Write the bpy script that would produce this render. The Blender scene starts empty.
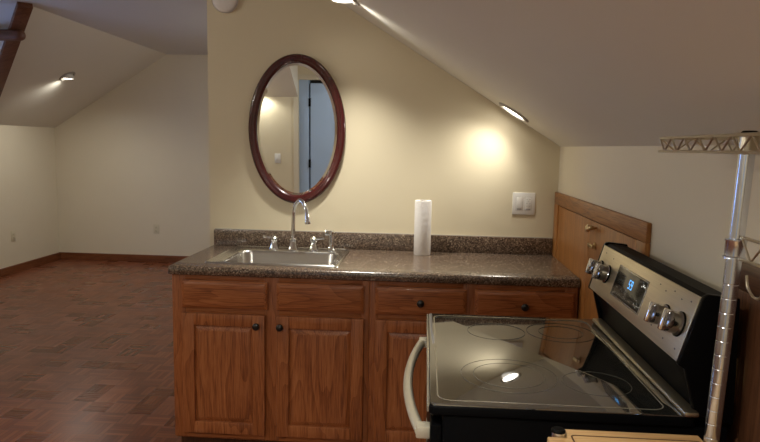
import bpy, bmesh, math, random
from mathutils import Vector, Matrix
random.seed(7)
PI = math.pi
scene = bpy.context.scene
C = scene.collection

# ------------------------------------------------------------------ camera
def make_camera():
    cx, cy, cz, yaw, pit, rol, f = 1.1621, -3.3375, 1.4597, .0703, .1165, .0185, 632.48
    fw = Vector((-math.sin(yaw)*math.cos(pit), math.cos(yaw)*math.cos(pit), -math.sin(pit)))
    r = Vector((math.cos(yaw), math.sin(yaw), 0)); u = r.cross(fw)
    r2 = math.cos(rol)*r + math.sin(rol)*u
    u2 = -math.sin(rol)*r + math.cos(rol)*u
    cd = bpy.data.cameras.new('camera'); cd.sensor_width = 36; cd.lens = 36*f/760
    cd.clip_start = .02
    co = bpy.data.objects.new('camera', cd); C.objects.link(co)
    m = Matrix((r2, u2, -fw)).transposed().to_4x4(); m.translation = (cx, cy, cz)
    co.matrix_world = m; scene.camera = co
make_camera()

# ------------------------------------------------------------------ world, exposure
w = bpy.data.worlds.new('world'); scene.world = w; w.use_nodes = True
w.node_tree.nodes['Background'].inputs[0].default_value = (.32, .5, .95, 1)
w.node_tree.nodes['Background'].inputs[1].default_value = 8.0
scene.view_settings.view_transform = 'Standard'; scene.view_settings.look = 'None'
scene.view_settings.gamma = 1; scene.view_settings.exposure = 0.0
scene.view_settings.use_curve_mapping = False
WARM = (1, .965, .86)
POWER = dict(sink=82, corner=13, far=35, front=100, hall=12, left=48, behind=42, rear_fill=62)  # left, behind and the one past the partition are added fill lamps

# ------------------------------------------------------------------ materials
def S(*a):
    return a
class NT:
    def __init__(s, name):
        s.m = bpy.data.materials.new(name); s.m.use_nodes = True
        s.n = s.m.node_tree.nodes; s.l = s.m.node_tree.links
        s.b = s.n['Principled BSDF']
        s.out = s.n['Material Output']
    def new(s, t, **k):
        n = s.n.new(t)
        for a, v in k.items(): setattr(n, a, v)
        return n
    def link(s, a, b): s.l.new(a, b)
    def math(s, op, a, b=None, c=None):
        n = s.new('ShaderNodeMath', operation=op)
        for i, v in enumerate((a, b, c)):
            if v is None: continue
            if isinstance(v, (int, float)): n.inputs[i].default_value = v
            else: s.link(v, n.inputs[i])
        return n.outputs[0]
    def coord(s, scale=(1, 1, 1), loc=(0, 0, 0)):
        t = s.new('ShaderNodeTexCoord'); mp = s.new('ShaderNodeMapping')
        mp.inputs['Scale'].default_value = scale; mp.inputs['Location'].default_value = loc
        s.link(t.outputs['Object'], mp.inputs[0]); return mp.outputs[0]
    def noise(s, vec, scale, detail=3, rough=.5, dist=0):
        n = s.new('ShaderNodeTexNoise'); n.inputs['Scale'].default_value = scale
        n.inputs['Detail'].default_value = detail; n.inputs['Roughness'].default_value = rough
        n.inputs['Distortion'].default_value = dist
        s.link(vec, n.inputs['Vector']); return n.outputs['Fac']
    def ramp(s, fac, stops, interp='LINEAR'):
        n = s.new('ShaderNodeValToRGB'); n.color_ramp.interpolation = interp
        e = n.color_ramp.elements
        while len(e) < len(stops): e.new(.5)
        for el, (p, c) in zip(e, stops): el.position = p; el.color = (*c, 1)
        s.link(fac, n.inputs[0]); return n.outputs['Color']
    def mix(s, a, b, fac, mode='MIX'):
        n = s.new('ShaderNodeMix', data_type='RGBA', blend_type=mode)
        for v, i in ((fac, 0), (a, 6), (b, 7)):
            if isinstance(v, (int, float)): n.inputs[i].default_value = v
            elif isinstance(v, tuple): n.inputs[i].default_value = (*v, 1)
            else: s.link(v, n.inputs[i])
        return n.outputs[2]
    def bump(s, h, strength=.2, dist=.002):
        n = s.new('ShaderNodeBump'); n.inputs['Strength'].default_value = strength
        n.inputs['Distance'].default_value = dist
        s.link(h, n.inputs['Height']); s.link(n.outputs[0], s.b.inputs['Normal'])
    def set(s, color=None, rough=None, metal=None, spec=None, coat=None):
        if color is not None:
            if isinstance(color, tuple): s.b.inputs['Base Color'].default_value = (*color, 1)
            else: s.link(color, s.b.inputs['Base Color'])
        for k, v in (('Roughness', rough), ('Metallic', metal), ('Specular IOR Level', spec), ('Coat Weight', coat)):
            if v is None: continue
            if isinstance(v, (int, float)): s.b.inputs[k].default_value = v
            else: s.link(v, s.b.inputs[k])
        return s.m

def paint(name, col, rough=.55, bumpy=.08):
    t = NT(name); v = t.coord()
    n = t.noise(v, 3, 2); c = t.mix(col, tuple(x*.95 for x in col), n)
    t.bump(t.noise(v, 220, 2), bumpy, .001)
    return t.set(c, rough, spec=.3)
def plain(name, col, rough=.4, metal=0, spec=.5, coat=0, var=.06, scale=30):
    t = NT(name); v = t.coord()
    c = t.mix(col, tuple(x*(1-var) for x in col), t.noise(v, scale, 2))
    return t.set(c, rough, metal, spec, coat)
def wood(name, dark, mid, light, axis='z', rough=.38, grain=1.0, coat=.15, cath=True):
    t = NT(name); k = 'xyz'.index(axis)
    st = lambda a, b=1: tuple(a if i == k else b for i in range(3))
    v = t.coord(st(.10))
    warp = t.noise(v, 5.5, 2, .5, .3)                              # broad growth rings, stretched along the board
    rings = t.math('FRACT', t.math('MULTIPLY', warp, 15.0))
    rings = t.math('POWER', rings, 1.6)
    pores = t.noise(t.coord(st(.03)), 330, 2, .7)
    tone = t.noise(t.coord(st(.12)), 16, 2)
    f = t.math('ADD', t.math('MULTIPLY', t.math('SUBTRACT', .38, rings), .26*grain), .5)
    f = t.math('ADD', f, t.math('MULTIPLY', t.math('SUBTRACT', pores, .5), 1.5*grain))
    f = t.math('ADD', f, t.math('MULTIPLY', t.math('SUBTRACT', tone, .5), .45))
    c = t.ramp(f, [(.10, dark), (.5, mid), (.92, light)])
    t.bump(pores, .1, .0008)
    return t.set(c, rough, spec=.4, coat=coat)

M = {}
M['wall'] = paint('beige_wall_paint', (.70, .62, .45))
M['wall_pale'] = paint('pale_wall_paint', (.73, .66, .52))
M['ceil'] = paint('slope_ceiling_paint', (.71, .67, .59), .7)
M['ceil_flat'] = paint('flat_ceiling_paint', (.66, .65, .62), .75)
M['oak'] = wood('oak_upright_grain', (.13, .034, .009), (.31, .098, .030), (.44, .165, .058), 'z')
M['oak_h'] = wood('oak_level_grain', (.13, .034, .009), (.31, .098, .030), (.44, .165, .058), 'x')
M['oak_y'] = wood('oak_long_grain', (.14, .050, .013), (.32, .130, .036), (.42, .185, .056), 'y', .45)
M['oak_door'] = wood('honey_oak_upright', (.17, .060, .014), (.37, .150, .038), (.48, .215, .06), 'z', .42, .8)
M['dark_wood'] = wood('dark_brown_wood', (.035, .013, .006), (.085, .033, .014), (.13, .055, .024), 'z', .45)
M['dark_wood_y'] = wood('dark_brown_wood_long', (.035, .013, .006), (.085, .033, .014), (.13, .055, .024), 'y', .45)
M['beam'] = wood('brown_beam_wood', (.07, .025, .012), (.15, .06, .03), (.2, .085, .045), 'x', .5)
M['base_x'] = wood('baseboard_wood_x', (.09, .025, .009), (.17, .055, .02), (.23, .085, .032), 'x', .4)
M['base_y'] = wood('baseboard_wood_y', (.09, .025, .009), (.17, .055, .02), (.23, .085, .032), 'y', .4)
M['cherry'] = wood('cherry_frame_wood', (.022, .003, .004), (.058, .008, .008), (.098, .017, .014), 'z', .22, .6, .5)
M['butcher'] = wood('butcher_block', (.40, .22, .085), (.58, .35, .15), (.70, .46, .22), 'x', .45, .9)
M['white'] = plain('white_plastic', (.78, .76, .72), .4)
M['lamp_trim'] = plain('satin_nickel_trim', (.36, .33, .29), .5)
M['handle'] = plain('satin_handle_metal', (.60, .55, .43), .35, .35)
M['ivory'] = plain('ivory_plastic', (.66, .60, .45), .4)
M['grey_plastic'] = plain('grey_plastic', (.34, .33, .33), .5)
M['smoke'] = plain('off_white_plastic', (.74, .70, .68), .5)
M['chrome'] = plain('chrome', (.78, .79, .82), .08, 1, var=.02)
M['post_sky_tint'] = plain('satin_chrome_sky_tint', (.68, .72, .80), .2, 1, var=.03)  # blue tint adds to the window daylight mirrored in the posts
M['chrome_dark_reflection'] = plain('chrome_dark_reflection', (.30, .30, .31), .12, 1, var=.02)  # chrome darkened to carry the dark surroundings it would reflect
M['display_glass'] = plain('dark_display_glass', (.020, .022, .019), .12, 0, .5, var=.0)
M['dull_chrome'] = plain('zinc_wire', (.60, .54, .42), .3, 1)
M['brass'] = plain('aged_brass', (.66, .52, .30), .28, 1)
M['black'] = plain('black_enamel', (.003, .003, .0035), .3, 0, .05)
M['black_matte'] = plain('black_plastic', (.004, .004, .004), .5, 0, .05)
M['knob_black'] = plain('black_knob_paint', (.008, .008, .008), .28)
M['gap_shade'] = plain('shadow_gap', (.012, .009, .007), .8)  # near-black colour that carries the shade inside door gaps
M['glass_black'] = plain('black_ceramic_glass', (.012, .012, .011), .035, 0, .5, var=.0)
M['glass_black'].node_tree.nodes['Principled BSDF'].inputs['IOR'].default_value = 3.9
M['ring_grey'] = plain('printed_burner_grey', (.075, .070, .058), .25)
M['edge_grey'] = plain('grey_trim_line', (.40, .37, .30), .25, .6)
M['door_daylight'] = paint('daylight_blue_door', (.40, .53, .74), .45)  # blue daylight on the door and jamb, put into the base colour
M['cream'] = paint('cream_trim_paint', (.66, .60, .47), .45)
M['cork'] = plain('cardboard', (.30, .2, .11), .8)
M['caulk'] = plain('pale_caulk', (.46, .42, .36), .5)
M['mark'] = plain('printed_mark_grey', (.09, .085, .075), .5)

def steel(name, col, axis, rough):
    t = NT(name); sc = {'x': (.02, 1, 1), 'y': (1, .02, 1)}[axis]
    n = t.noise(t.coord(sc), 300, 2)
    c = t.mix(col, tuple(x*.8 for x in col), n)
    r = t.math('ADD', t.math('MULTIPLY', n, .12), rough)
    return t.set(c, r, 1)
M['steel'] = steel('brushed_sink_steel', (.68, .665, .63), 'x', .17)
M['steel_panel'] = steel('brushed_range_steel', (.74, .66, .49), 'y', .30)

def mirror_mat():
    t = NT('mirror_silver'); return t.set((.86, .88, .87), .01, 1)
M['mirror'] = mirror_mat()
def granite():
    t = NT('speckled_laminate'); v = t.coord()
    vo = t.new('ShaderNodeTexVoronoi'); vo.inputs['Scale'].default_value = 190; t.link(v, vo.inputs['Vector'])
    sep = t.new('ShaderNodeSeparateColor'); t.link(vo.outputs['Color'], sep.inputs[0])
    a = t.ramp(sep.outputs[0], [(0, (.025, .015, .011)), (.26, (.075, .048, .034)), (.52, (.16, .11, .078)), (.80, (.25, .18, .13)), (.95, (.38, .30, .22))], 'CONSTANT')
    n = t.ramp(t.noise(v, 60, 4), [(.35, (.075, .05, .034)), (.65, (.165, .115, .08))])
    return t.set(t.mix(a, n, .32), .22, spec=.7)
M['granite'] = granite(); M['granite'].node_tree.nodes['Principled BSDF'].inputs['IOR'].default_value = 1.6
def paper():
    t = NT('quilted_paper'); v = t.coord()
    vo = t.new('ShaderNodeTexVoronoi'); vo.inputs['Scale'].default_value = 95; t.link(v, vo.inputs['Vector'])
    t.bump(vo.outputs['Distance'], .5, .003)
    return t.set((.80, .77, .74), .9, spec=.1)
M['paper'] = paper()
def parquet():
    t = NT('finger_parquet'); B = .128; N = 5
    tc = t.new('ShaderNodeTexCoord'); sp = t.new('ShaderNodeSeparateXYZ'); t.link(tc.outputs['Object'], sp.inputs[0])
    x = t.math('DIVIDE', t.math('ADD', sp.outputs[0], 20), B); y = t.math('DIVIDE', t.math('ADD', sp.outputs[1], 20), B)
    ix = t.math('FLOOR', x); iy = t.math('FLOOR', y)
    fx = t.math('FRACT', x); fy = t.math('FRACT', y)
    par = t.math('FLOORED_MODULO', t.math('ADD', ix, iy), 2)
    mixf = lambda a, b: t.math('ADD', t.math('MULTIPLY', a, par), t.math('MULTIPLY', b, t.math('SUBTRACT', 1, par)))
    across = mixf(fx, fy); along = mixf(fy, fx)
    s = t.math('MULTIPLY', across, N); k = t.math('FLOOR', s); fs = t.math('FRACT', s)
    cv = t.new('ShaderNodeCombineXYZ'); t.link(ix, cv.inputs[0]); t.link(iy, cv.inputs[1]); t.link(k, cv.inputs[2])
    wn = t.new('ShaderNodeTexWhiteNoise'); t.link(cv.outputs[0], wn.inputs[0])
    cb = t.new('ShaderNodeCombineXYZ'); t.link(ix, cb.inputs[0]); t.link(iy, cb.inputs[1])
    wb = t.new('ShaderNodeTexWhiteNoise'); t.link(cb.outputs[0], wb.inputs[0])
    val = t.math('ADD', t.math('MULTIPLY', wn.outputs['Value'], .68), t.math('MULTIPLY', wb.outputs['Value'], .32))
    gv = t.new('ShaderNodeCombineXYZ')
    t.link(t.math('MULTIPLY', across, 7), gv.inputs[0]); t.link(along, gv.inputs[1]); t.link(t.math('MULTIPLY', wn.outputs['Value'], 50), gv.inputs[2])
    g = t.noise(gv.outputs[0], 6, 3)
    val = t.math('ADD', val, t.math('MULTIPLY', t.math('SUBTRACT', g, .5), .35))
    col = t.ramp(val, [(.05, (.12, .033, .015)), (.5, (.195, .060, .028)), (.95, (.29, .105, .052))])
    e = t.math('MINIMUM', t.math('MULTIPLY', t.math('MINIMUM', fs, t.math('SUBTRACT', 1, fs)), 1/N),
               t.math('MINIMUM', along, t.math('SUBTRACT', 1, along)))
    gap = t.math('LESS_THAN', e, .010)
    col = t.mix(col, (.030, .013, .008), t.math('MULTIPLY', gap, .75))
    tilt = t.math('MULTIPLY', t.math('MULTIPLY', t.math('SUBTRACT', wn.outputs['Value'], .5), fs), .8)
    t.bump(t.math('SUBTRACT', tilt, t.math('MULTIPLY', gap, .6)), .35, .002)
    r = t.math('ADD', .25, t.math('MULTIPLY', wb.outputs['Value'], .10))
    return t.set(col, r, spec=.4)
M['parquet'] = parquet()
def emit(name, col, s, base=(0, 0, 0)):
    t = NT(name); t.set(base, .4)
    t.b.inputs['Emission Color'].default_value = (*col, 1); t.b.inputs['Emission Strength'].default_value = s
    return t.m
M['lens'] = emit('lit_lamp_lens', (1, .93, .80), 14)
M['digits'] = emit('lit_blue_digits', (.10, .45, 1.0), 1.5)
def window_glass():
    t = NT('window_glass'); t.set((1, 1, 1), .0)
    t.b.inputs['Transmission Weight'].default_value = 1; t.b.inputs['IOR'].default_value = 1.01
    return t.m
M['glass'] = window_glass()

# ------------------------------------------------------------------ mesh helpers
def bm_new(): return bmesh.new()
def merge(bm, tmp):
    me = bpy.data.meshes.new('tmp'); tmp.to_mesh(me); tmp.free(); bm.from_mesh(me); bpy.data.meshes.remove(me)
def box(bm, x0, x1, y0, y1, z0, z1, bev=0, seg=2, mat=None):
    t = bmesh.new(); bmesh.ops.create_cube(t, size=1)
    for v in t.verts:
        v.co = Vector(((x0+x1)/2 + v.co.x*(x1-x0), (y0+y1)/2 + v.co.y*(y1-y0), (z0+z1)/2 + v.co.z*(z1-z0)))
    if bev: bmesh.ops.bevel(t, geom=t.edges[:], offset=bev, segments=seg, profile=.5, affect='EDGES')
    if mat is not None: t.transform(mat)
    merge(bm, t); return bm
def prism(bm, pts, vec, bev=0):
    """solid from a planar 3-D polygon pushed along vec"""
    t = bmesh.new(); n = len(pts); vec = Vector(vec)
    a = [t.verts.new(Vector(p)) for p in pts]; b = [t.verts.new(Vector(p)+vec) for p in pts]
    t.faces.new(a); t.faces.new(b[::-1])
    for i in range(n): t.faces.new((a[i], b[i], b[(i+1) % n], a[(i+1) % n]))
    bmesh.ops.recalc_face_normals(t, faces=t.faces)
    if bev: bmesh.ops.bevel(t, geom=t.edges[:], offset=bev, segments=2, profile=.5, affect='EDGES')
    merge(bm, t); return bm
def frame_of(d):
    d = Vector(d).normalized(); a = Vector((0, 0, 1)) if abs(d.z) < .9 else Vector((1, 0, 0))
    u = d.cross(a).normalized(); return u, d.cross(u).normalized(), d
def loops(bm, rings, cap0=True, cap1=True, closed=False):
    vs = [[bm.verts.new(p) for p in r] for r in rings]; n = len(vs[0])
    rng = range(len(vs)) if closed else range(len(vs)-1)
    for i in rng:
        a, b = vs[i], vs[(i+1) % len(vs)]
        for j in range(n): bm.faces.new((a[j], a[(j+1) % n], b[(j+1) % n], b[j]))
    if not closed:
        if cap0: bm.faces.new(vs[0][::-1])
        if cap1: bm.faces.new(vs[-1])
    return bm
def tube(bm, pts, r, seg=10, closed=False):
    t = bmesh.new(); pts = [Vector(p) for p in pts]; n = len(pts); rs = r if isinstance(r, (list, tuple)) else [r]*n
    rings = []; u = None
    for i, p in enumerate(pts):
        if closed: d = pts[(i+1) % n] - pts[i-1]
        else: d = pts[min(i+1, n-1)] - pts[max(i-1, 0)]
        d.normalize()
        if u is None: u = frame_of(d)[0]
        u = (u - d*u.dot(d)).normalized(); v = d.cross(u)
        rings.append([p + (u*math.cos(2*PI*k/seg) + v*math.sin(2*PI*k/seg))*rs[i] for k in range(seg)])
    loops(t, rings, closed=closed); bmesh.ops.recalc_face_normals(t, faces=t.faces); merge(bm, t); return bm
def lathe(bm, prof, origin, axis=(0, 0, 1), seg=32, cap0=True, cap1=True, closed=False):
    t = bmesh.new(); u, v, d = frame_of(axis); o = Vector(origin)
    rings = [[o + d*z + (u*math.cos(2*PI*k/seg) + v*math.sin(2*PI*k/seg))*max(r, 1e-5) for k in range(seg)] for r, z in prof]
    loops(t, rings, cap0, cap1, closed); bmesh.ops.recalc_face_normals(t, faces=t.faces); merge(bm, t); return bm
def smooth_path(pts, n=8):
    P = [Vector(p) for p in pts]; out = []
    for i in range(len(P)-1):
        p0, p1, p2, p3 = P[max(i-1, 0)], P[i], P[i+1], P[min(i+2, len(P)-1)]
        for k in range(n):
            t = k/n
            out.append(.5*((2*p1) + (p2-p0)*t + (2*p0-5*p1+4*p2-p3)*t*t + (3*p1-p0-3*p2+p3)*t**3))
    out.append(P[-1]); return out
def rrect(cx, cy, w_, h_, r, z, n=6):
    out = []
    for sx, sy, a0 in ((1, 1, 0), (-1, 1, PI/2), (-1, -1, PI), (1, -1, 1.5*PI)):
        for k in range(n+1):
            a = a0 + PI/2*k/n
            out.append(Vector((cx + sx*(w_/2-r) + r*math.cos(a), cy + sy*(h_/2-r) + r*math.sin(a), z)))
    return out

WO = {}                                    # world origin of every thing
def link(name, bm, mat, parent=None, origin=(0, 0, 0), smooth=True, angle=35):
    o0 = WO[parent.name] if parent else Vector(origin)
    bmesh.ops.translate(bm, verts=bm.verts, vec=-o0)
    me = bpy.data.meshes.new(name); bm.to_mesh(me); bm.free()
    for m in (mat if isinstance(mat, (list, tuple)) else [mat]): me.materials.append(m)
    o = bpy.data.objects.new(name, me); C.objects.link(o)
    if smooth:
        for p in me.polygons: p.use_smooth = True
        me.set_sharp_from_angle(angle=math.radians(angle))
    if parent: o.parent = parent
    else: o.location = o0
    WO[o.name] = o0.copy(); return o
def tag(o, label, cat=None, group=None, kind=None):
    if label: o['label'] = label
    if cat: o['category'] = cat
    if group: o['group'] = group
    if kind: o['kind'] = kind
    return o
def thing(name, loc, label, cat, group=None):
    o = bpy.data.objects.new(name, None); C.objects.link(o); o.location = loc; o.empty_display_size = .05
    WO[o.name] = Vector(loc); return tag(o, label, cat, group)
def struct(name, bm, mat, label=None, cat=None, origin=(0, 0, 0), smooth=False):
    o = link(name, bm, mat, None, origin, smooth); return tag(o, label, cat, None, 'structure')
def spot(name, loc, aim, power, size=150, blend=.6, rad=.05, col=WARM):
    d = bpy.data.lights.new(name, 'SPOT'); d.energy = power; d.spot_size = math.radians(size); d.spot_blend = blend
    d.shadow_soft_size = rad; d.color = col
    o = bpy.data.objects.new(name, d); C.objects.link(o); o.location = loc
    o.rotation_euler = Vector(aim).to_track_quat('-Z', 'Y').to_euler(); return o

# ------------------------------------------------------------------ the room shell
W, K, T = 1.85, 1.478, .6232
L, KL, H, F, SY = 3.354, 1.618, 2.502, 4.13, -4.5
XR = W - (H-K)/T            # where the right slope meets the flat
XL = -L + (H-KL)/T          # where the left slope meets the flat
TH = .12
struct('floor', box(bm_new(), -L-TH, W+TH, SY-.3, F+TH, -.1, 0), M['parquet'], 'dark red-brown finger parquet floor laid in small squares', 'floor')
gable = [(-L, 0), (W, 0), (W, K), (XR, H), (XL, H), (-L, KL)]
struct('wall_far', prism(bm_new(), [(x, F, z) for x, z in gable], (0, TH, 0)), M['wall_pale'], 'beige gable wall at the far end of the long room', 'wall')
part = [(0, 0), (W, 0), (W, K), (XR, H), (0, H)]
struct('wall_back', prism(bm_new(), [(x, 0, z) for x, z in part], (0, .11, 0)), M['wall'], 'beige partition wall behind the sink counter', 'wall')
struct('wall_right', prism(bm_new(), [(W, SY, 0), (W, F, 0), (W, F, K), (W, SY, K)], (TH, 0, 0)), M['wall_pale'], 'low beige knee wall beside the range', 'wall')
# left knee wall with the dormer gable and its window opening
D0, D1 = .60, 1.45          # near and far end of the dormer flat
DN, DF = D0-(H-KL)/T, D1+(H-KL)/T
wy0, wy1, wz0, wz1 = .62, 1.43, .95, 2.05
bm = bm_new()
for poly in ([(SY, 0), (F, 0), (F, wz0), (SY, wz0)],
             [(SY, wz0), (wy0, wz0), (wy0, KL), (SY, KL)], [(wy1, wz0), (F, wz0), (F, KL), (wy1, KL)],
             [(DN, KL), (wy0, KL), (wy0, H), (D0, H)], [(wy1, KL), (DF, KL), (D1, H), (wy1, H)],
             [(wy0, wz1), (wy1, wz1), (wy1, H), (wy0, H)]):
    prism(bm, [(-L, y, z) for y, z in poly], (-TH, 0, 0))
struct('wall_left', bm, M['wall_pale'], 'low beige knee wall on the far left', 'wall')
bm = bm_new()
for a in ((wy0, wy0+.05, wz0, wz1), (wy1-.05, wy1, wz0, wz1), (wy0+.05, wy1-.05, wz1-.05, wz1), (wy0+.05, wy1-.05, wz0, wz0+.05), (wy0+.05, wy1-.05, 1.48, 1.52)):
    box(bm, -L-.08, -L-.03, a[0], a[1], a[2], a[3])
wi = struct('window_1', bm, M['cream'], 'dormer window in the left knee wall', 'window')
link('pane', box(bm_new(), -L-.058, -L-.052, wy0+.05, wy1-.05, wz0+.05, wz1-.05), M['glass'], wi)
# sloped and flat ceilings
def slab(bm, pts, n): return prism(bm, pts, Vector(n).normalized()*TH)
nR = Vector((T, 0, 1)); nL = Vector((-T, 0, 1))
struct('ceiling_right', slab(bm_new(), [(W, SY, K), (W, F, K), (XR, F, H), (XR, SY, H)], nR), M['ceil'], 'sloped ceiling falling to the right over the kitchen', 'ceiling')
bm = bm_new()
slab(bm, [(-L, DF, KL), (-L, F, KL), (XL, F, H), (XL, D1, H)], nL)
slab(bm, [(-L, SY, KL), (-L, DN, KL), (XL, D0, H), (XL, SY, H)], nL)
struct('ceiling_left', bm, M['ceil'], 'sloped ceiling falling to the left in the long room', 'ceiling')
bm = bm_new()
slab(bm, [(XL, D1, H), (-L, D1, H), (-L, DF, KL)], (0, T, 1))
slab(bm, [(XL, D0, H), (-L, D0, H), (-L, DN, KL)], (0, -T, 1))
slab(bm, [(-L, D0, H), (XL, D0, H), (XL, D1, H), (-L, D1, H)], (0, 0, 1))
struct('ceiling_dormer', bm, M['ceil_flat'], 'grey dormer ceiling behind the wooden beams', 'ceiling')
struct('ceiling', prism(bm_new(), [(XL, SY, H), (XR, SY, H), (XR, F, H), (XL, F, H)], (0, 0, TH)), M['ceil_flat'], 'flat greyish ceiling strip along the middle of the attic', 'ceiling')
# wall behind the viewer: doorway and low slope, seen in the mirror
dx0, dx1, dz = -.415, .42, 2.07
bm = bm_new()
prism(bm, [(-L, SY, 0), (dx0, SY, 0), (dx0, SY, H), (XL, SY, H), (-L, SY, KL)], (0, -TH, 0))
prism(bm, [(dx1, SY, 0), (W, SY, 0), (W, SY, K), (dx1, SY, K+T*(W-dx1))], (0, -TH, 0))
prism(bm, [(dx0, SY, dz), (dx1, SY, dz), (dx1, SY, K+T*(W-dx1)), (XR, SY, H), (dx0, SY, H)], (0, -TH, 0))
struct('wall_front', bm, M['wall'], 'beige wall with a blue door, seen in the mirror', 'wall')
struct('ceiling_front', prism(bm_new(), [(-1.9, SY, 1.86), (-1.9, SY, H), (-1.9, SY+.9, H)], (1.9-.42, 0, 0)), M['ceil'], 'low ceiling slope reflected in the upper left of the mirror', 'ceiling')
bm = bm_new()
box(bm, dx0-.06, dx0, SY, SY+.018, 0, 1.855, .003); box(bm, dx1, dx1+.06, SY, SY+.018, 0, dz+.06, .003); box(bm, dx0, dx1, SY, SY+.018, dz, dz+.06, .003)
struct('trim_1', bm, M['cream'], 'cream casing around the blue door reflected in the mirror', 'door casing')
d = struct('door_3', box(bm_new(), dx0+.145, dx1-.01, SY-.06, SY-.02, .01, dz-.04, .003), M['door_daylight'], 'door coloured pale blue for daylight, reflected in the oval mirror', 'door')
link('jamb', box(bm_new(), dx0+.001, dx0+.125, SY-.11, SY-.03, 0, dz-.001), M['door_daylight'], d)
for z in (.3, 1.05, 1.8):
    link('hinge', box(bm_new(), dx0+.122, dx0+.150, SY-.035, SY-.012, z-.05, z+.05, .002), M['black_matte'], d)
struct('gap_shade_sheet', box(bm_new(), dx0, dx1, SY-.12, SY-.11, 0, dz), M['gap_shade'], 'near-black sheet standing in for the shade beside the blue door')  # solid sheet, its near-black colour is the shade behind the door
# baseboards
def baseb(name, x0, x1, y0, y1, mat, label):
    bm = box(bm_new(), x0, x1, y0, y1, 0, .088, .004); return struct(name, bm, mat, label, 'baseboard')
baseb('baseboard_far', -L+.018, W, F-.018, F, M['base_x'], 'reddish wood baseboard along the far gable wall')
baseb('baseboard_left', -L, -L+.018, SY, F, M['base_y'], 'reddish wood baseboard along the left knee wall')
baseb('baseboard_partition', -.015, 0, 0, .11, M['base_y'], 'reddish wood baseboard on the end of the partition')

# ------------------------------------------------------------------ knee-wall doors
def knee_door(name, y0, y1, ztop, mats, label, split, rec):
    """y0 far end, y1 near end"""
    mc, mp, md = mats; cw = .086; zc = .0
    bm = bm_new()
    box(bm, W-.016, W-.0005, y1, y0, ztop-.062, ztop, .003)
    o = struct(name, bm, md, label, 'door', (W, (y0+y1)/2, 0), True)
    bm = bm_new(); box(bm, W-.016, W-.0005, y0-cw, y0, zc, ztop-.062, .003); link('casing', bm, mc, o)
    bm = bm_new(); box(bm, W-.016, W-.0005, y1, y1+cw, zc, ztop-.062, .003); link('casing', bm, mc, o)
    link('door_gap_shade', box(bm_new(), W-.003, W-.0003, y1+cw, y0-cw, zc+.02, ztop-.062), M['gap_shade'], o)  # dark sheet behind the leaves, shade put into its colour
    a, b = y0-cw-.004, y1+cw+.004
    leaves = [(a, (a+b)/2+.002), ((a+b)/2-.002, b)] if split else [(a, b)]
    for p, q in leaves:
        bm = bm_new(); box(bm, W-.010, W-.0035, q, p, zc+.03, ztop-.066, .002)
        if rec:
            box(bm, W-.018, W-.010, q, q+.09, zc+.03, ztop-.066, .003); box(bm, W-.018, W-.010, p-.09, p, zc+.03, ztop-.066, .003)
            box(bm, W-.018, W-.010, q+.09, p-.09, ztop-.156, ztop-.066, .003); box(bm, W-.018, W-.010, q+.09, p-.09, zc+.03, zc+.12, .003)
        link('door_leaf', bm, mp, o)
    return o
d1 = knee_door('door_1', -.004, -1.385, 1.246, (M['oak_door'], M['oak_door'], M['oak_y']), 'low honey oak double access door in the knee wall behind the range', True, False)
for y, z, r in ((-.760, 1.150, .015), (-.812, 1.158, .009)):
    link('knob', lathe(bm_new(), [(r*.5, 0), (r*.45, .010), (r, .016), (r*1.05, .022), (r*.7, .029), (.001, .031)], (W-.010, y, z), (-1, 0, 0), 20), M['brass'], d1)
bm = bm_new()
lathe(bm, [(.013, 0), (.013, .004), (.006, .006), (.006, .018), (.001, .019)], (W-.010, -.800, 1.085), (-1, 0, 0), 18)
box(bm, W-.03, W-.022, -.830, -.760, 1.077, 1.092, .003)
link('turn_latch', bm, M['brass'], d1)
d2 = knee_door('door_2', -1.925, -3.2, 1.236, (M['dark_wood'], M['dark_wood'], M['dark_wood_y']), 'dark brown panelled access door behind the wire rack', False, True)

link('pull', box(bm_new(), W-.034, W-.0165, -1.992, -1.980, .93, 1.03, .003), M['brass'], d2)

# ------------------------------------------------------------------ beams in the dormer
def beam(a, b, up, wd, th):
    a, b, up = Vector(a), Vector(b), Vector(up).normalized(); d = (b-a).normalized(); s = d.cross(up).normalized()
    return [a + s*wd/2, a - s*wd/2, b - s*wd/2, b + s*wd/2], -up*th
pts, vec = beam((XL+.02, D1-.02, H+.005), (-L+.02, DF-.02, KL+.012), (-T, T, 2), .105, .045)
o = struct('trim_3', prism(bm_new(), pts, vec, .004), M['beam'], 'brown board running down the dormer valley, upper left', 'wooden beam', smooth=True)
o = struct('trim_4', lathe(bm_new(), [(.044, 0), (.044, 1.26), (.042, 1.285), (.034, 1.302), (.018, 1.313), (.001, 1.316)], (-L, 1.60, 2.288), (1, 0, 0), 20), M['beam'], 'round-ended brown tie beam crossing the valley board, upper left', 'wooden beam', smooth=True)

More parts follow.
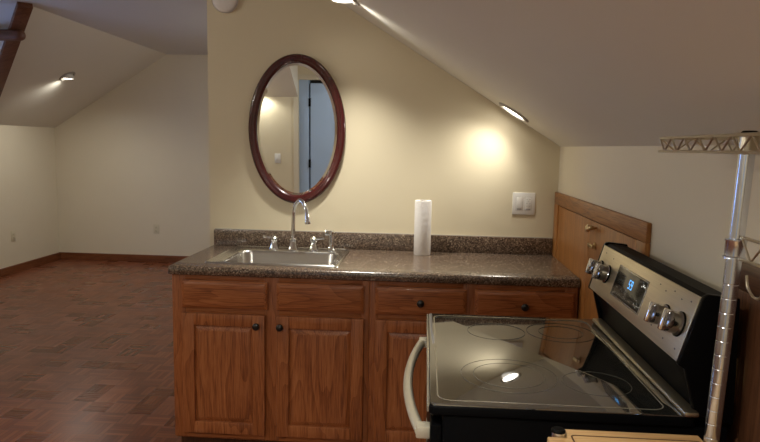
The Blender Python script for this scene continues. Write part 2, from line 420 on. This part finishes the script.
# ------------------------------------------------------------------ cabinets
def raised_door(bm, x0, x1, z0, z1, yf, th=.020, st=.056):
    """frame-and-raised-panel door; yf is the back plane, front is yf-th"""
    for a in ((x0, x0+st, z0, z1), (x1-st, x1, z0, z1)): box(bm, a[0], a[1], yf-th, yf, a[2], a[3], .004)
    for a in ((z0, z0+st), (z1-st, z1)): box(bm, x0+st-.002, x1-st+.002, yf-th+.0005, yf, a[0], a[1], .004)
    i0, i1, k0, k1 = x0+st-.002, x1-st+.002, z0+st-.002, z1-st+.002
    box(bm, i0, i1, yf-.008, yf, k0, k1)
    t = bmesh.new()
    rings = []
    for ins, y in ((.004, yf-.008), (.005, yf-.0085), (.026, yf-.0185), (.028, yf-.019)):
        rings.append([Vector(p) for p in ((i0+ins, y, k0+ins), (i1-ins, y, k0+ins), (i1-ins, y, k1-ins), (i0+ins, y, k1-ins))])
    loops(t, rings, False, True); bmesh.ops.recalc_face_normals(t, faces=t.faces)
    merge(bm, t); return bm
def drawer_front(bm, x0, x1, z0, z1, yf):
    t = bmesh.new(); rings = []
    for ins, y in ((0, yf), (0, yf-.011), (.004, yf-.013), (.016, yf-.019), (.018, yf-.0195)):
        rings.append([Vector(p) for p in ((x0+ins, y, z0+ins), (x1-ins, y, z0+ins), (x1-ins, y, z1-ins), (x0+ins, y, z1-ins))])
    loops(t, rings); bmesh.ops.recalc_face_normals(t, faces=t.faces); merge(bm, t); return bm
def knob_bm(x, y, z):
    return lathe(bm_new(), [(.009, 0), (.007, .004), (.0065, .012), (.014, .017), (.0165, .022), (.0155, .027), (.010, .031), (.001, .032)], (x, y, z), (0, -1, 0), 22)
YF = -.610
def cabinet(x0, x1, name, label, cat, doors, drawers, end_left):
    t = thing(name, ((x0+x1)/2, -.31, 0), label, cat)
    bm = bm_new()
    box(bm, x0, x0+.018, -.592, -.004, .10, .875); box(bm, x1-.018, x1, -.592, -.004, .10, .875)
    box(bm, x0+.018, x1-.018, -.592, -.004, .10, .116); box(bm, x0+.018, x1-.018, -.016, -.004, .116, .70)
    link('carcass', bm, M['oak'], t)
    mid = (doors[0][1]+doors[1][0])/2
    for a, b in ((x0, doors[0][0]+.012), (doors[1][1]-.012, x1), (mid-.032, mid+.032)): link('face_frame_stile', box(bm_new(), a, b, YF, -.592, .112, .875, .001), M['oak'], t)
    for z0, z1 in ((.112, .158), (.690, .738), (.845, .875)):
        for a, b in ((doors[0][0]+.012, mid-.032), (mid+.032, doors[1][1]-.012)):
            link('face_frame_rail', box(bm_new(), a, b, YF+.0006, -.592, z0, z1, .001), M['oak_h'], t)
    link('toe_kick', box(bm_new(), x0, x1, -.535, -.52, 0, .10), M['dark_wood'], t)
    for (a, b, kx) in doors:
        dr = link('door', raised_door(bm_new(), a, b, .140, .703, YF-.001), M['oak'], t)
        link('knob', knob_bm(kx, YF-.021, .657), M['knob_black'], dr)
    for (a, b, kn) in drawers:
        dr = link('drawer_front', drawer_front(bm_new(), a, b, .727, .852, YF-.001), M['oak_h'], t)
        if kn: link('knob', knob_bm((a+b)/2, YF-.0205, .788), M['knob_black'], dr)
    return t
cabinet(.035, .930, 'base_cabinet', 'oak sink base cabinet with two raised panel doors under the sink', 'cabinet',
        [(.083, .463, .430), (.517, .908, .536)], [(.083, .475, False), (.516, .906, False)], True)
cabinet(.931, 1.832, 'base_cabinet', 'oak base cabinet with black drawer knobs beside the range', 'cabinet',
        [(.958, 1.355, 1.32), (1.39, 1.79, 1.42)], [(.956, 1.355, True), (1.390, 1.815, True)], False)

# ------------------------------------------------------------------ counter
CX0, CX1, CY, CT = .025, 1.8335, -.627, .914
hx0, hx1, hy0, hy1 = .19, .75, -.528, -.105
bm = bm_new()
front = [(CY+.06, CT-.038), (CY+.004, CT-.038), (CY, CT-.034), (CY, CT-.012), (CY+.003, CT-.005), (CY+.010, CT)]
front = front + [(hy0, CT), (hy0, CT-.038)]
prism(bm, [(CX0, y, z) for y, z in front], (CX1-CX0, 0, 0))
box(bm, CX0, hx0, hy0, hy1, CT-.038, CT); box(bm, hx1, CX1, hy0, hy1, CT-.038, CT)
box(bm, CX0, CX1, hy1, -.001, CT-.038, CT)
wt = thing('countertop', (.93, -.31, CT-.038), 'brown speckled laminate countertop with the sink set into it', 'countertop')
link('worktop', bm, M['granite'], wt, angle=50)
link('backsplash', box(bm_new(), CX0+.003, CX1-.002, -.021, -.0008, CT+.0002, CT+.088, .004), M['granite'], wt)
link('caulk_line', box(bm_new(), CX0+.006, CX1-.004, -.006, -.0004, CT+.088, CT+.091), M['caulk'], wt)

# ------------------------------------------------------------------ sink
sk = thing('kitchen_sink', (.467, -.295, CT), 'stainless drop-in sink with one bowl set in the counter', 'sink')
bm = bm_new(); ox, oy, ow, oh = .467, -.297, .625, .496; bx, by, bw, bh = .477, -.335, .510, .362
rings = [rrect(ox, oy, ow, oh, .028, CT+.0005), rrect(ox, oy, ow-.004, oh-.004, .027, CT+.004), rrect(ox, oy, ow-.018, oh-.018, .024, CT+.0085),
         rrect(ox, oy, ow-.034, oh-.034, .020, CT+.0035),
         rrect(bx, by, bw+.016, bh+.016, .07, CT+.003), rrect(bx, by, bw+.004, bh+.004, .066, CT+.0005), rrect(bx, by, bw-.004, bh-.004, .062, CT-.008),
         rrect(bx, by, bw-.022, bh-.022, .058, CT-.13), rrect(bx, by, bw-.045, bh-.045, .05, CT-.158), rrect(bx, by, bw-.09, bh-.09, .04, CT-.168),
         rrect(bx, by, .09, .09, .0449, CT-.172)]
loops(bm, rings, False, True); bmesh.ops.recalc_face_normals(bm, faces=bm.faces)
if sum(f.normal.z*f.calc_area() for f in bm.faces) < 0: bmesh.ops.reverse_faces(bm, faces=bm.faces)
link('basin', bm, M['steel'], sk, angle=50)
link('drain', lathe(bm_new(), [(.042, 0), (.042, .003), (.034, .004), (.030, .001), (.001, .001)], (bx, by, CT-.1715), (0, 0, 1), 28), M['chrome'], sk)
ZD = CT+.0042
fa = thing('faucet', (.480, -.102, ZD), 'chrome gooseneck faucet with two lever handles at the back of the sink', 'faucet')
bm = bm_new()
lathe(bm, [(.029, 0), (.029, .004), (.026, .010), (.021, .026), (.016, .042), (.019, .047), (.019, .053), (.0115, .060)], (.480, -.102, ZD), seg=28)
p = smooth_path([(.480, -.102, ZD+.04), (.481, -.102, ZD+.11), (.483, -.103, ZD+.185), (.493, -.112, ZD+.232), (.520, -.128, ZD+.260), (.548, -.158, ZD+.246), (.566, -.180, ZD+.207), (.574, -.192, ZD+.165)], 7)
tube(bm, p, [.0105]*(len(p)-8) + [.0105, .0105, .0108, .0115, .012, .0125, .013, .013], 14)
link('spout', bm, M['chrome'], fa)
link('aerator', lathe(bm_new(), [(.0155, 0), (.0165, .006), (.0155, .016), (.013, .020)], (.575, -.194, ZD+.148), (0, 0, 1), 20), M['chrome'], fa)
for x, dx in ((.380, -1), (.588, 1)):
    bm = bm_new()
    lathe(bm, [(.027, 0), (.027, .004), (.023, .012), (.018, .028), (.0155, .038), (.019, .043), (.019, .058), (.013, .066), (.006, .072), (.001, .0725)], (x, -.102, ZD), seg=24)
    tube(bm, smooth_path([(x, -.102, ZD+.056), (x+dx*.025, -.104, ZD+.060), (x+dx*.058, -.108, ZD+.064)], 5), [.0065]*6+[.0055]*3+[.007, .0075], 10)
    link('handle', bm, M['chrome'], fa)
sp = thing('side_sprayer', (.682, -.102, ZD), 'chrome pull-out side sprayer right of the faucet handles', 'sprayer')
link('holder', lathe(bm_new(), [(.023, 0), (.023, .004), (.017, .012), (.014, .030), (.014, .036)], (.682, -.102, ZD), seg=24), M['chrome'], sp)
bm = bm_new()
lathe(bm, [(.014, .036), (.0145, .060), (.017, .080), (.0185, .092), (.017, .100), (.010, .106), (.001, .107)], (.682, -.102, ZD), seg=24)
lathe(bm, [(.012, 0), (.0145, .014), (.016, .030), (.015, .035), (.001, .035)], (.682, -.102, ZD+.092), (-1, -.35, .12), 20)
link('spray_head', bm, M['chrome'], sp)

# ------------------------------------------------------------------ paper towel roll
pr = thing('paper_towel_roll', (1.155, -.118, CT), 'white paper towel roll standing on the counter against the backsplash', 'paper towel roll')
bm = bm_new()
lathe(bm, [(.0205, 0), (.041, 0), (.043, .003), (.0428, .14), (.0432, .275), (.042, .279), (.0205, .279)], (1.155, -.118, CT+.0003), seg=48, cap0=False, cap1=False, closed=True)
link('paper', bm, M['paper'], pr)
link('core', lathe(bm_new(), [(.0188, .001), (.0203, .001), (.0203, .2785), (.0188, .2785)], (1.155, -.118, CT+.0003), seg=32, cap0=False, cap1=False, closed=True), M['cork'], pr)

# ------------------------------------------------------------------ oval mirror
mx, mz, a_, b_ = .482, 1.541, .259, .390
mi = thing('wall_mirror', (mx, -.001, mz-b_), 'oval mirror in a dark cherry wood frame over the sink', 'mirror')
TILT = Matrix.Translation((mx, -.004, mz-b_)) @ Matrix.Rotation(math.radians(1.2), 4, 'X') @ Matrix.Translation((-mx, .004, -(mz-b_)))
def oval(prof, n=96):
    """prof: (inset from outer edge, depth towards the room)"""
    t = bmesh.new(); rings = []
    for k in range(n):
        a = 2*PI*k/n; c, s = math.cos(a), math.sin(a)
        nx, nz = b_*c, a_*s; ln = math.hypot(nx, nz); nx /= ln; nz /= ln
        rings.append([Vector((mx + a_*c - nx*i, -.004-dp, mz + b_*s - nz*i)) for i, dp in prof])
    loops(t, rings, closed=True); bmesh.ops.recalc_face_normals(t, faces=t.faces); t.transform(TILT); return t
link('frame', oval([(.006, 0), (0, .006), (.001, .014), (.006, .020), (.013, .024), (.020, .0235), (.025, .020), (.030, .021), (.036, .0195), (.041, .015), (.044, .012), (.046, .010), (.046, 0)]), M['cherry'], mi, angle=60)
t = bmesh.new(); rings = []
for ins, dp in ((.0445, .0085), (.058, .0108), (.0585, .0108)):
    r = []
    for k in range(96):
        a = 2*PI*k/96; c, s = math.cos(a), math.sin(a)
        nx, nz = b_*c, a_*s; ln = math.hypot(nx, nz); nx /= ln; nz /= ln
        r.append(Vector((mx + a_*c - nx*ins, -.004-dp, mz + b_*s - nz*ins)))
    rings.append(r)
loops(t, rings, False, True); bmesh.ops.recalc_face_normals(t, faces=t.faces); t.transform(TILT)
link('glass', t, M['mirror'], mi, smooth=False)
# ------------------------------------------------------------------ small things on the walls
sd = thing('smoke_detector', (.100, -.001, 2.206), 'round off-white smoke detector high on the partition wall, cut by the picture top', 'smoke detector')
link('case', lathe(bm_new(), [(.068, 0), (.068, .010), (.065, .018), (.058, .023), (.030, .025), (.001, .0255)], (.100, -.0005, 2.206), (0, -1, 0), 40), M['smoke'], sd)
link('vent_ring', lathe(bm_new(), [(.0685, .014), (.0692, .016), (.0685, .018)], (.100, -.0005, 2.206), (0, -1, 0), 40, False, False), M['grey_plastic'], sd)
link('test_button', lathe(bm_new(), [(.010, .025), (.010, .0275), (.001, .028)], (.100, -.0005, 2.215), (0, -1, 0), 20), M['white'], sd)

sx, sz = 1.6185, 1.1225
sw = thing('light_switch', (sx+.058, -.001, sz), 'white two-gang dimmer switch plate on the wall above the counter', 'switch')
link('plate', box(bm_new(), sx, sx+.117, -.0068, -.0004, sz, sz+.115, .0028), M['white'], sw)
for i, x in enumerate((sx+.0355, sx+.0815)):
    link('bezel_gap_shade', box(bm_new(), x-.0182, x+.0182, -.0070, -.0066, sz+.022, sz+.093), M['grey_plastic'], sw)  # grey rectangle painted in for the shadow line round the bezel
    link('bezel', box(bm_new(), x-.0172, x+.0172, -.0076, -.0066, sz+.023, sz+.092, .0004), M['white'], sw)
bm = bm_new(); x = sx+.0355
prism(bm, [(x-.0145, -.0070, sz+.034), (x-.0145, -.0100, sz+.034), (x-.0145, -.0080, sz+.089), (x-.0145, -.0070, sz+.089)], (.029, 0, 0), .0006)
link('rocker', bm, M['white'], sw)
link('dimmer_slider', box(bm_new(), x-.0125, x+.0125, -.0094, -.0074, sz+.0255, sz+.0315, .0006), M['grey_plastic'], sw)
x = sx+.0815
link('keypad', box(bm_new(), x-.0145, x+.0145, -.0088, -.0074, sz+.036, sz+.089, .0006), M['white'], sw)
link('status_strip', box(bm_new(), x-.013, x+.013, -.0090, -.0074, sz+.0255, sz+.0315, .0005), M['grey_plastic'], sw)
bm = bm_new()
for dx, dz_ in ((-.007, .080), (.007, .080), (0, .071), (-.007, .058), (.007, .058), (-.007, .045), (.007, .045)):
    box(bm, x+dx-.0035, x+dx+.0035, -.0092, -.0086, sz+dz_-.001, sz+dz_+.001)
link('key_marks', bm, M['grey_plastic'], sw)

def outlet(loc, axis, label):
    """axis: 'y' faces -Y, 'x' faces +X"""
    t = thing('wall_outlet', loc, label, 'outlet', None)
    R = Matrix.Translation(loc) @ (Matrix() if axis == 'y' else Matrix.Rotation(PI/2, 4, 'Z'))
    link('plate', box(bm_new(), -.036, .036, -.006, -.0004, -.058, .058, .0025, 2, R), M['ivory'], t)
    for z in (.021, -.021):
        q = link('receptacle', box(bm_new(), -.016, .016, -.0085, -.006, z-.014, z+.014, .002, 2, R), M['ivory'], t)
        bm = bm_new()
        for x, h in ((-.0065, .005), (.0065, .004)): box(bm, x-.001, x+.001, -.0089, -.0084, z-h+.002, z+h+.002, 0, 2, R)
        box(bm, -.002, .002, -.0089, -.0084, z-.010, z-.006, 0, 2, R)
        link('slots', bm, M['black_matte'], q)
    return t
outlet((-2.107, F, .411), 'y', 'ivory outlet low on the far gable wall')
outlet((-L, 3.258, .411), 'x', 'ivory outlet low on the left knee wall')
ps = thing('light_switch', (-.68, SY+.001, 1.11), 'white single switch plate reflected in the mirror left of the blue door', 'switch')
link('plate', box(bm_new(), -.718, -.642, SY+.0004, SY+.006, 1.05, 1.168, .0025), M['white'], ps)
link('rocker', box(bm_new(), -.696, -.664, SY+.006, SY+.009, 1.078, 1.142, .002), M['white'], ps)

# ------------------------------------------------------------------ recessed lights
def downlight(c, n, aim, label, key, eyeball=True, size=150, blend=.5, streak=None, down=None):
    c, n, aim = Vector(c), Vector(n).normalized(), Vector(aim).normalized()
    t = thing('recessed_light', c, label, 'ceiling light')
    link('trim_ring', lathe(bm_new(), [(.064, .0003), (.086, .0003), (.086, .004), (.080, .009), (.068, .010), (.064, .006)], c, n, 40, False, False, True), M['lamp_trim'], t)
    if eyeball:
        link('eyeball', lathe(bm_new(), [(.056, -.012), (.062, .008), (.061, .024), (.056, .028), (.054, .022)], c, aim, 40, True, False), M['white'], t)
        link('lens', lathe(bm_new(), [(.054, .022), (.04, .025), (.001, .026)], c, aim, 40, False, False), M['lens'], t)
        pos = c + aim*.036
    else:
        link('lens', lathe(bm_new(), [(.063, .002), (.05, .0045), (.001, .005)], c, n, 40, False, False), M['lens'], t)
        pos = c + n*.02
    spot('lamp', pos, aim, POWER[key], size, blend, .045)
    if streak:                                # light spilling out of the gap on the downhill side of the eyeball
        dn = Vector((n.x, n.y, 0)).normalized(); dn = (dn*-1 - n*dn.dot(-n)).normalized()
        spot('gap_light', c + n*.060 + dn*.06, dn - n*.35, streak*1.3, 84, 1, .035)
    return t
nRi, nLi = -nR, -nL
DOWN = (0, 0, -1)
downlight((.770, -.365, K+T*(W-.770)), nRi, DOWN, 'lit eyeball downlight at the top edge of the picture above the mirror', 'sink', True, 98, 1, 1.7)
downlight((1.587, -.154, K+T*(W-1.587)), nRi, nRi, 'lit recessed light flush in the right slope near the paint hot spot', 'corner', False, 140, 1)
downlight((-2.54, 3.05, KL+T*(L-2.54)), nLi, DOWN, 'lit eyeball downlight in the left slope of the long room', 'far', True, 168, .9, 1.1)
downlight((.72, -2.75, K+T*(W-.72)), nRi, DOWN, 'lit eyeball downlight in the right slope above the viewer', 'front', True, 130, .8)
downlight((-2.25, -1.5, KL+T*(L-2.25)), nLi, nLi, 'unseen fill light added flush in the left slope nearest the viewer', 'left', False, 175, .3)  # added fill, lifts the upper partition wall
downlight((-2.25, -3.3, KL+T*(L-2.25)), nLi, nLi, 'unseen fill light added flush in the left slope well behind the viewer', 'left', False, 175, .3)  # other half of the left fill, added so shadows soften
downlight((.78, 2.3, K+T*(W-.78)), nRi, nRi, 'unseen fill light added flush in the right slope behind the partition', 'rear_fill', False, 175, .3)  # added out of view to brighten the gable wall and left slope
downlight((.95, -3.75, K+T*(W-.95)), nRi, nRi, 'unseen fill light added flush in the right slope behind the viewer', 'behind', False, 170, .5)  # added out of view for more ambient light
downlight((-.86, SY+.10, 1.86+.1*(H-1.86)/.9), (0, .9*(H-1.86)/.9*1.0, -.9), DOWN, 'lit downlight in the low slope reflected in the mirror', 'hall', True, 150, .5)

# ------------------------------------------------------------------ range
RX0, RX1, RY0, RY1 = 1.182, 1.80, -2.045, -1.290
rg = thing('electric_range', ((RX0+RX1)/2, (RY0+RY1)/2, 0), 'black glass-top electric range with a stainless control panel against the knee wall', 'range')
link('body', box(bm_new(), RX0+.030, RX1, RY0+.004, RY1-.004, .06, .894, .006), M['black'], rg)
link('storage_drawer', box(bm_new(), RX0+.004, RX0+.030, RY0+.006, RY1-.006, .07, .235, .005), M['black'], rg)
od = link('oven_door', box(bm_new(), RX0+.004, RX0+.030, RY0+.006, RY1-.006, .240, .872, .006), M['black'], rg)
link('door_window', box(bm_new(), RX0+.001, RX0+.005, RY0+.14, RY1-.14, .38, .68, .002), M['glass_black'], od)
bm = bm_new(); ym, hz = (RY0+RY1)/2, .842
pts = []
for k in range(17):
    s = k/16*2-1
    pts.append((RX0-.016-.036*(1-s*s), ym-.018+s*.322, hz-.004*(1-s*s)))
tube(bm, pts, [.0125]*17, 12)
link('handle_bar', bm, M['handle'], od)
for y in (ym-.334, ym+.300):
    link('handle_bracket', box(bm_new(), RX0-.026, RX0+.006, y-.016, y+.016, hz-.014, hz+.014, .004), M['handle'], od)
# cooktop
bm = bm_new(); cx_, cy_ = (RX0+1.735)/2, (RY0+RY1)/2; cw_, ch_ = 1.735-RX0, RY1-RY0
loops(bm, [rrect(cx_, cy_, cw_-.006, ch_-.006, .012, .894), rrect(cx_, cy_, cw_, ch_, .014, .898), rrect(cx_, cy_, cw_, ch_, .014, .912), rrect(cx_, cy_, cw_-.006, ch_-.006, .012, .9165)])
bmesh.ops.recalc_face_normals(bm, faces=bm.faces)
ck = link('cooktop', bm, M['black'], rg)
bm = bm_new()
loops(bm, [rrect(cx_, cy_, cw_-.007, ch_-.007, .012, .9164), rrect(cx_, cy_, cw_-.008, ch_-.008, .012, .9182), rrect(cx_, cy_, cw_-.011, ch_-.011, .011, .9186)])
bmesh.ops.recalc_face_normals(bm, faces=bm.faces)
link('glass_top', bm, M['glass_black'], ck)
def flat_ring(pa, pb):
    t = bmesh.new(); loops(t, [pa, pb, [p+Vector((0, 0, .0004)) for p in pb], [p+Vector((0, 0, .0004)) for p in pa]], closed=True)
    bmesh.ops.recalc_face_normals(t, faces=t.faces); return t
link('border_line', flat_ring(rrect(1.443, cy_, .486, .700, .030, .9187, 8), rrect(1.443, cy_, .480, .694, .027, .9187, 8)), M['edge_grey'], ck)
def circ(x, y, r): return [Vector((x+r*math.cos(2*PI*k/64), y+r*math.sin(2*PI*k/64), .9187)) for k in range(64)]
for x, y, rs in ((1.375, -1.845, (.115, .085)), (1.385, -1.475, (.085,)), (1.575, -1.875, (.078,)), (1.578, -1.460, (.100, .065))):
    bm = bm_new()
    for r in rs: merge(bm, flat_ring(circ(x, y, r), circ(x, y, r-.0013)))
    link('burner_ring', bm, M['ring_grey'], ck)
link('front_edge_trim', box(bm_new(), RX0-.004, RX0+.0025, RY0+.01, RY1-.006, .898, .9165, .002), M['edge_grey'], ck)
link('rear_trim', box(bm_new(), 1.706, 1.736, RY0-.006, RY1-.03, .9192, .930, .004), M['steel_panel'], rg)
# backguard, profile in XZ
prof = [(1.738, .9), (1.738, .95), (1.712, 1.016), (1.7005, 1.024), (1.7405, 1.164), (1.748, 1.170), (1.800, 1.164), (1.806, .9)]
bg = link('backguard', prism(bm_new(), [(x, RY0+.026, z) for x, z in prof], (0, RY1-RY0-.048, 0)), M['black_matte'], rg, angle=30)
for y in (RY0+.010, RY1-.022):
    big = [(1.732, .92), (1.708, 1.014), (1.692, 1.024), (1.7345, 1.168), (1.744, 1.174), (1.805, 1.168), (1.812, .9)]
    link('end_cap', prism(bm_new(), [(x, y, z) for x, z in big], (0, .016, 0), .003), M['black'], bg)
pd = Vector((.04, 0, .14)).normalized(); pn = Vector((-.14, 0, .04)).normalized(); py = Vector((0, -1, 0))
PB = Vector((1.6985, 0, 1.0240))            # bottom edge of the panel face
def on_panel(y, s, h): return Vector((PB.x, y, PB.z)) + pd*s + pn*h
PM = Matrix((py, pd, pn)).transposed().to_4x4()  # x along -Y, y up the panel, z out
def panel_box(bm, y0, y1, s0, s1, h0, h1, bev=0):
    m = PM.copy(); m.translation = PB
    return box(bm, -y0, -y1, s0, s1, h0, h1, bev, 2, m)
link('control_panel', panel_box(bm_new(), RY1-.022, RY0+.026, .001, .145, -.001, .006, .002), M['steel_panel'], bg)
dp = link('display_bezel', panel_box(bm_new(), -1.512, -1.752, .028, .118, .0055, .0072, .0008), M['edge_grey'], bg)
link('display_glass', panel_box(bm_new(), -1.519, -1.745, .033, .113, .0068, .0080, .0006), M['display_glass'], dp)
SEG = {'5': 'afgcd', '9': 'abcdfg'}
def digit(bm, ch, y, s, wd=.012, ht=.024, th=.0028):
    R = {'a': (0, wd, ht-th, ht), 'g': (0, wd, ht/2-th/2, ht/2+th/2), 'd': (0, wd, 0, th), 'f': (0, th, ht/2, ht), 'b': (wd-th, wd, ht/2, ht), 'e': (0, th, 0, ht/2), 'c': (wd-th, wd, 0, ht/2)}
    for k in SEG[ch]:
        a, b, c, d_ = R[k]; panel_box(bm, y-a, y-b, s+c, s+d_, .0080, .0084)
bm = bm_new(); digit(bm, '5', -1.628, .072); digit(bm, '9', -1.646, .072)
link('clock_digits', bm, M['digits'], dp)
bm = bm_new()
for i in range(5):
    for j in range(2): link('key_legend', panel_box(bm_new(), -1.540-i*.040, -1.558-i*.040, .043+j*.014, .0455+j*.014, .0080, .0083), M['ring_grey'], dp)
bm = bm_new()
for y, s in ((-1.815, .125), (-1.855, .118), (-1.90, .128), (-1.945, .120), (-1.99, .126), (-1.925, .022), (-1.995, .02), (-1.845, .03), (-1.36, .125), (-1.44, .12)):
    link('burner_symbol', panel_box(bm_new(), y+.003, y-.003, s, s+.003, .0058, .0064), M['mark'], bg)
for y, s in ((-1.350, .071), (-1.430, .071), (-1.893, .067), (-1.975, .072)):
    bm = bm_new()
    lathe(bm, [(.0265, 0), (.0265, .004), (.0225, .007), (.0225, .020), (.0235, .024), (.022, .030), (.017, .0325), (.001, .033)], on_panel(y, s, .006), pn, 28)
    kb = link('knob', bm, M['chrome_dark_reflection'], bg)
    m = PM.copy(); m.translation = on_panel(y, s, .006)
    link('grip', box(bm_new(), -.006, .006, -.024, .024, .010, .040, .003, 2, m), M['chrome'], kb)
    link('skirt', lathe(bm_new(), [(.028, 0), (.028, .003), (.026, .0045)], on_panel(y, s, .0058), pn, 28, True, False), M['black_matte'], kb)

# ------------------------------------------------------------------ wire rack
PX, PXL, PYF, PYN, ZW = 1.708, 1.437, -2.212, -2.770, .945
rk = thing('wire_rack', ((PX+PXL)/2, (PYF+PYN)/2, 0), 'chrome wire rack with a butcher block shelf and tall posts in the right foreground', 'rack')
def post_bm(x, y, z1):
    prof_ = [(.0127, .012)]; z = .04
    while z < min(z1-.02, 1.25):
        prof_ += [(.0127, z-.0014), (.0123, z-.0006), (.0123, z+.0006), (.0127, z+.0014)]; z += .0254
    prof_ += [(.0127, z1)]
    return lathe(bm_new(), prof_, (x, y, 0), seg=44)
def foot_bm(x, y): return lathe(bm_new(), [(.016, 0), (.016, .006), (.008, .010), (.008, .02)], (x, y, .0005), seg=18)
for x, y, z in ((PX, PYF, 1.493), (PXL, PYF, ZW+.004), (PX, PYN, 1.493), (PXL, PYN, ZW+.004)):
    p_ = link('post', post_bm(x, y, z), M['post_sky_tint'], rk, angle=14)
    link('cap', lathe(bm_new(), [(.0130, 0), (.0130, .003), (.0105, .0055), (.001, .006)], (x, y, z), seg=20), M['black_matte'], p_)
    link('foot', foot_bm(x, y), M['black_matte'], p_)
# butcher block with notched corners and an inlaid groove
X0, X1, Y0, Y1, nt = PXL-.022, PX+.022, PYN-.022, PYF+.022, .036
poly = [(X0+nt, Y0), (X1-nt, Y0), (X1-nt, Y0+nt), (X1, Y0+nt), (X1, Y1-nt), (X1-nt, Y1-nt), (X1-nt, Y1), (X0+nt, Y1), (X0+nt, Y1-nt), (X0, Y1-nt), (X0, Y0+nt), (X0+nt, Y0+nt)]
ws = link('work_surface', prism(bm_new(), [(x, y, ZW-.026) for x, y in poly], (0, 0, .026), .002), M['butcher'], rk)
t = flat_ring(rrect((X0+X1)/2, (Y0+Y1)/2, X1-X0-.085, Y1-Y0-.05, .008, ZW+.0001), rrect((X0+X1)/2, (Y0+Y1)/2, X1-X0-.091, Y1-Y0-.056, .006, ZW+.0001))
link('groove', t, M['dark_wood'], ws)
bm = bm_new()
for z in (ZW-.034, ZW-.062):
    tube(bm, [(X0+.004, Y0+.004, z), (X1-.004, Y0+.004, z), (X1-.004, Y1-.004, z), (X0+.004, Y1-.004, z)], .0032, 8, True)
link('shelf_rim', bm, M['chrome'], rk)
for x in (PX, PXL):
    for y in (PYF, PYN):
        link('collar', lathe(bm_new(), [(.0130, 0), (.0175, .001), (.0165, .040), (.0130, .041)], (x, y, ZW-.068), seg=20), M['chrome'], rk)
def truss(bm, a, b, z0, z1, n, r=.0030, rz=.0022):
    a, b = Vector(a), Vector(b)
    for z in (z0, z1): tube(bm, [(a.x, a.y, z), (b.x, b.y, z)], r, 8)
    pts = []
    for k in range(2*n+1):
        q = a.lerp(b, k/(2*n)); pts.append((q.x, q.y, z0 if k % 2 else z1))
    tube(bm, pts, rz, 6)
def wire_shelf(xa, xb, ya, yb, z0, z1, n):
    bm = bm_new()
    truss(bm, (xa, ya, 0), (xa, yb, 0), z0, z1, n); truss(bm, (xb, ya, 0), (xb, yb, 0), z0, z1, n)
    truss(bm, (xa, ya, 0), (xb, ya, 0), z0, z1, 2); truss(bm, (xa, yb, 0), (xb, yb, 0), z0, z1, 2)
    y = ya + .03
    while y < yb - .01:
        tube(bm, [(xa, y, z1-.001), (xb, y, z1-.001)], .0013, 6); y += .03
    return bm
link('wire_shelf', wire_shelf(PX-.017, W-.014, -2.80, -1.848, 1.462, 1.4915, 14), M['dull_chrome'], rk)
for y in (PYF, PYN):
    link('collar', lathe(bm_new(), [(.0128, 0), (.0168, .001), (.0162, .030), (.0128, .031)], (PX, y, 1.464), seg=20), M['dull_chrome'], rk)
    link('collar', lathe(bm_new(), [(.0128, 0), (.0190, .001), (.0185, .004), (.0165, .006), (.0165, .030), (.0178, .032), (.0178, .035), (.0128, .036)], (PX, y, 1.278), seg=20), M['post_sky_tint'], rk)
bm = bm_new(); truss(bm, (PX, PYF-.018, 0), (PX, PYN+.018, 0), 1.281, 1.318, 7, .0028, .0022)
link('wire_rail', bm, M['dull_chrome'], rk)
hk = smooth_path([(PX, PYF-.086, 1.281), (PX+.006, PYF-.086, 1.290), (PX+.011, PYF-.090, 1.283), (PX+.006, PYF-.093, 1.262), (PX-.001, PYF-.092, 1.240), (PX-.001, PYF-.078, 1.226), (PX-.001, PYF-.058, 1.226), (PX-.001, PYF-.040, 1.238), (PX-.001, PYF-.034, 1.256)], 5)
h = link('wire_hook', tube(bm_new(), hk, .0022, 8), M['dull_chrome'], None, (PX, PYF-.07, 1.226))
tag(h, 'small wire hook hanging from the rack rail beside the tall post', 'hook')

# the whole rack leans a little towards the wall at the top
for o in [x for x in bpy.data.objects if x.type == 'MESH' and (x.parent == rk or (x.parent and x.parent.parent == rk))]:
    for v in o.data.vertices: v.co.x += (v.co.z - 1.48)*.038
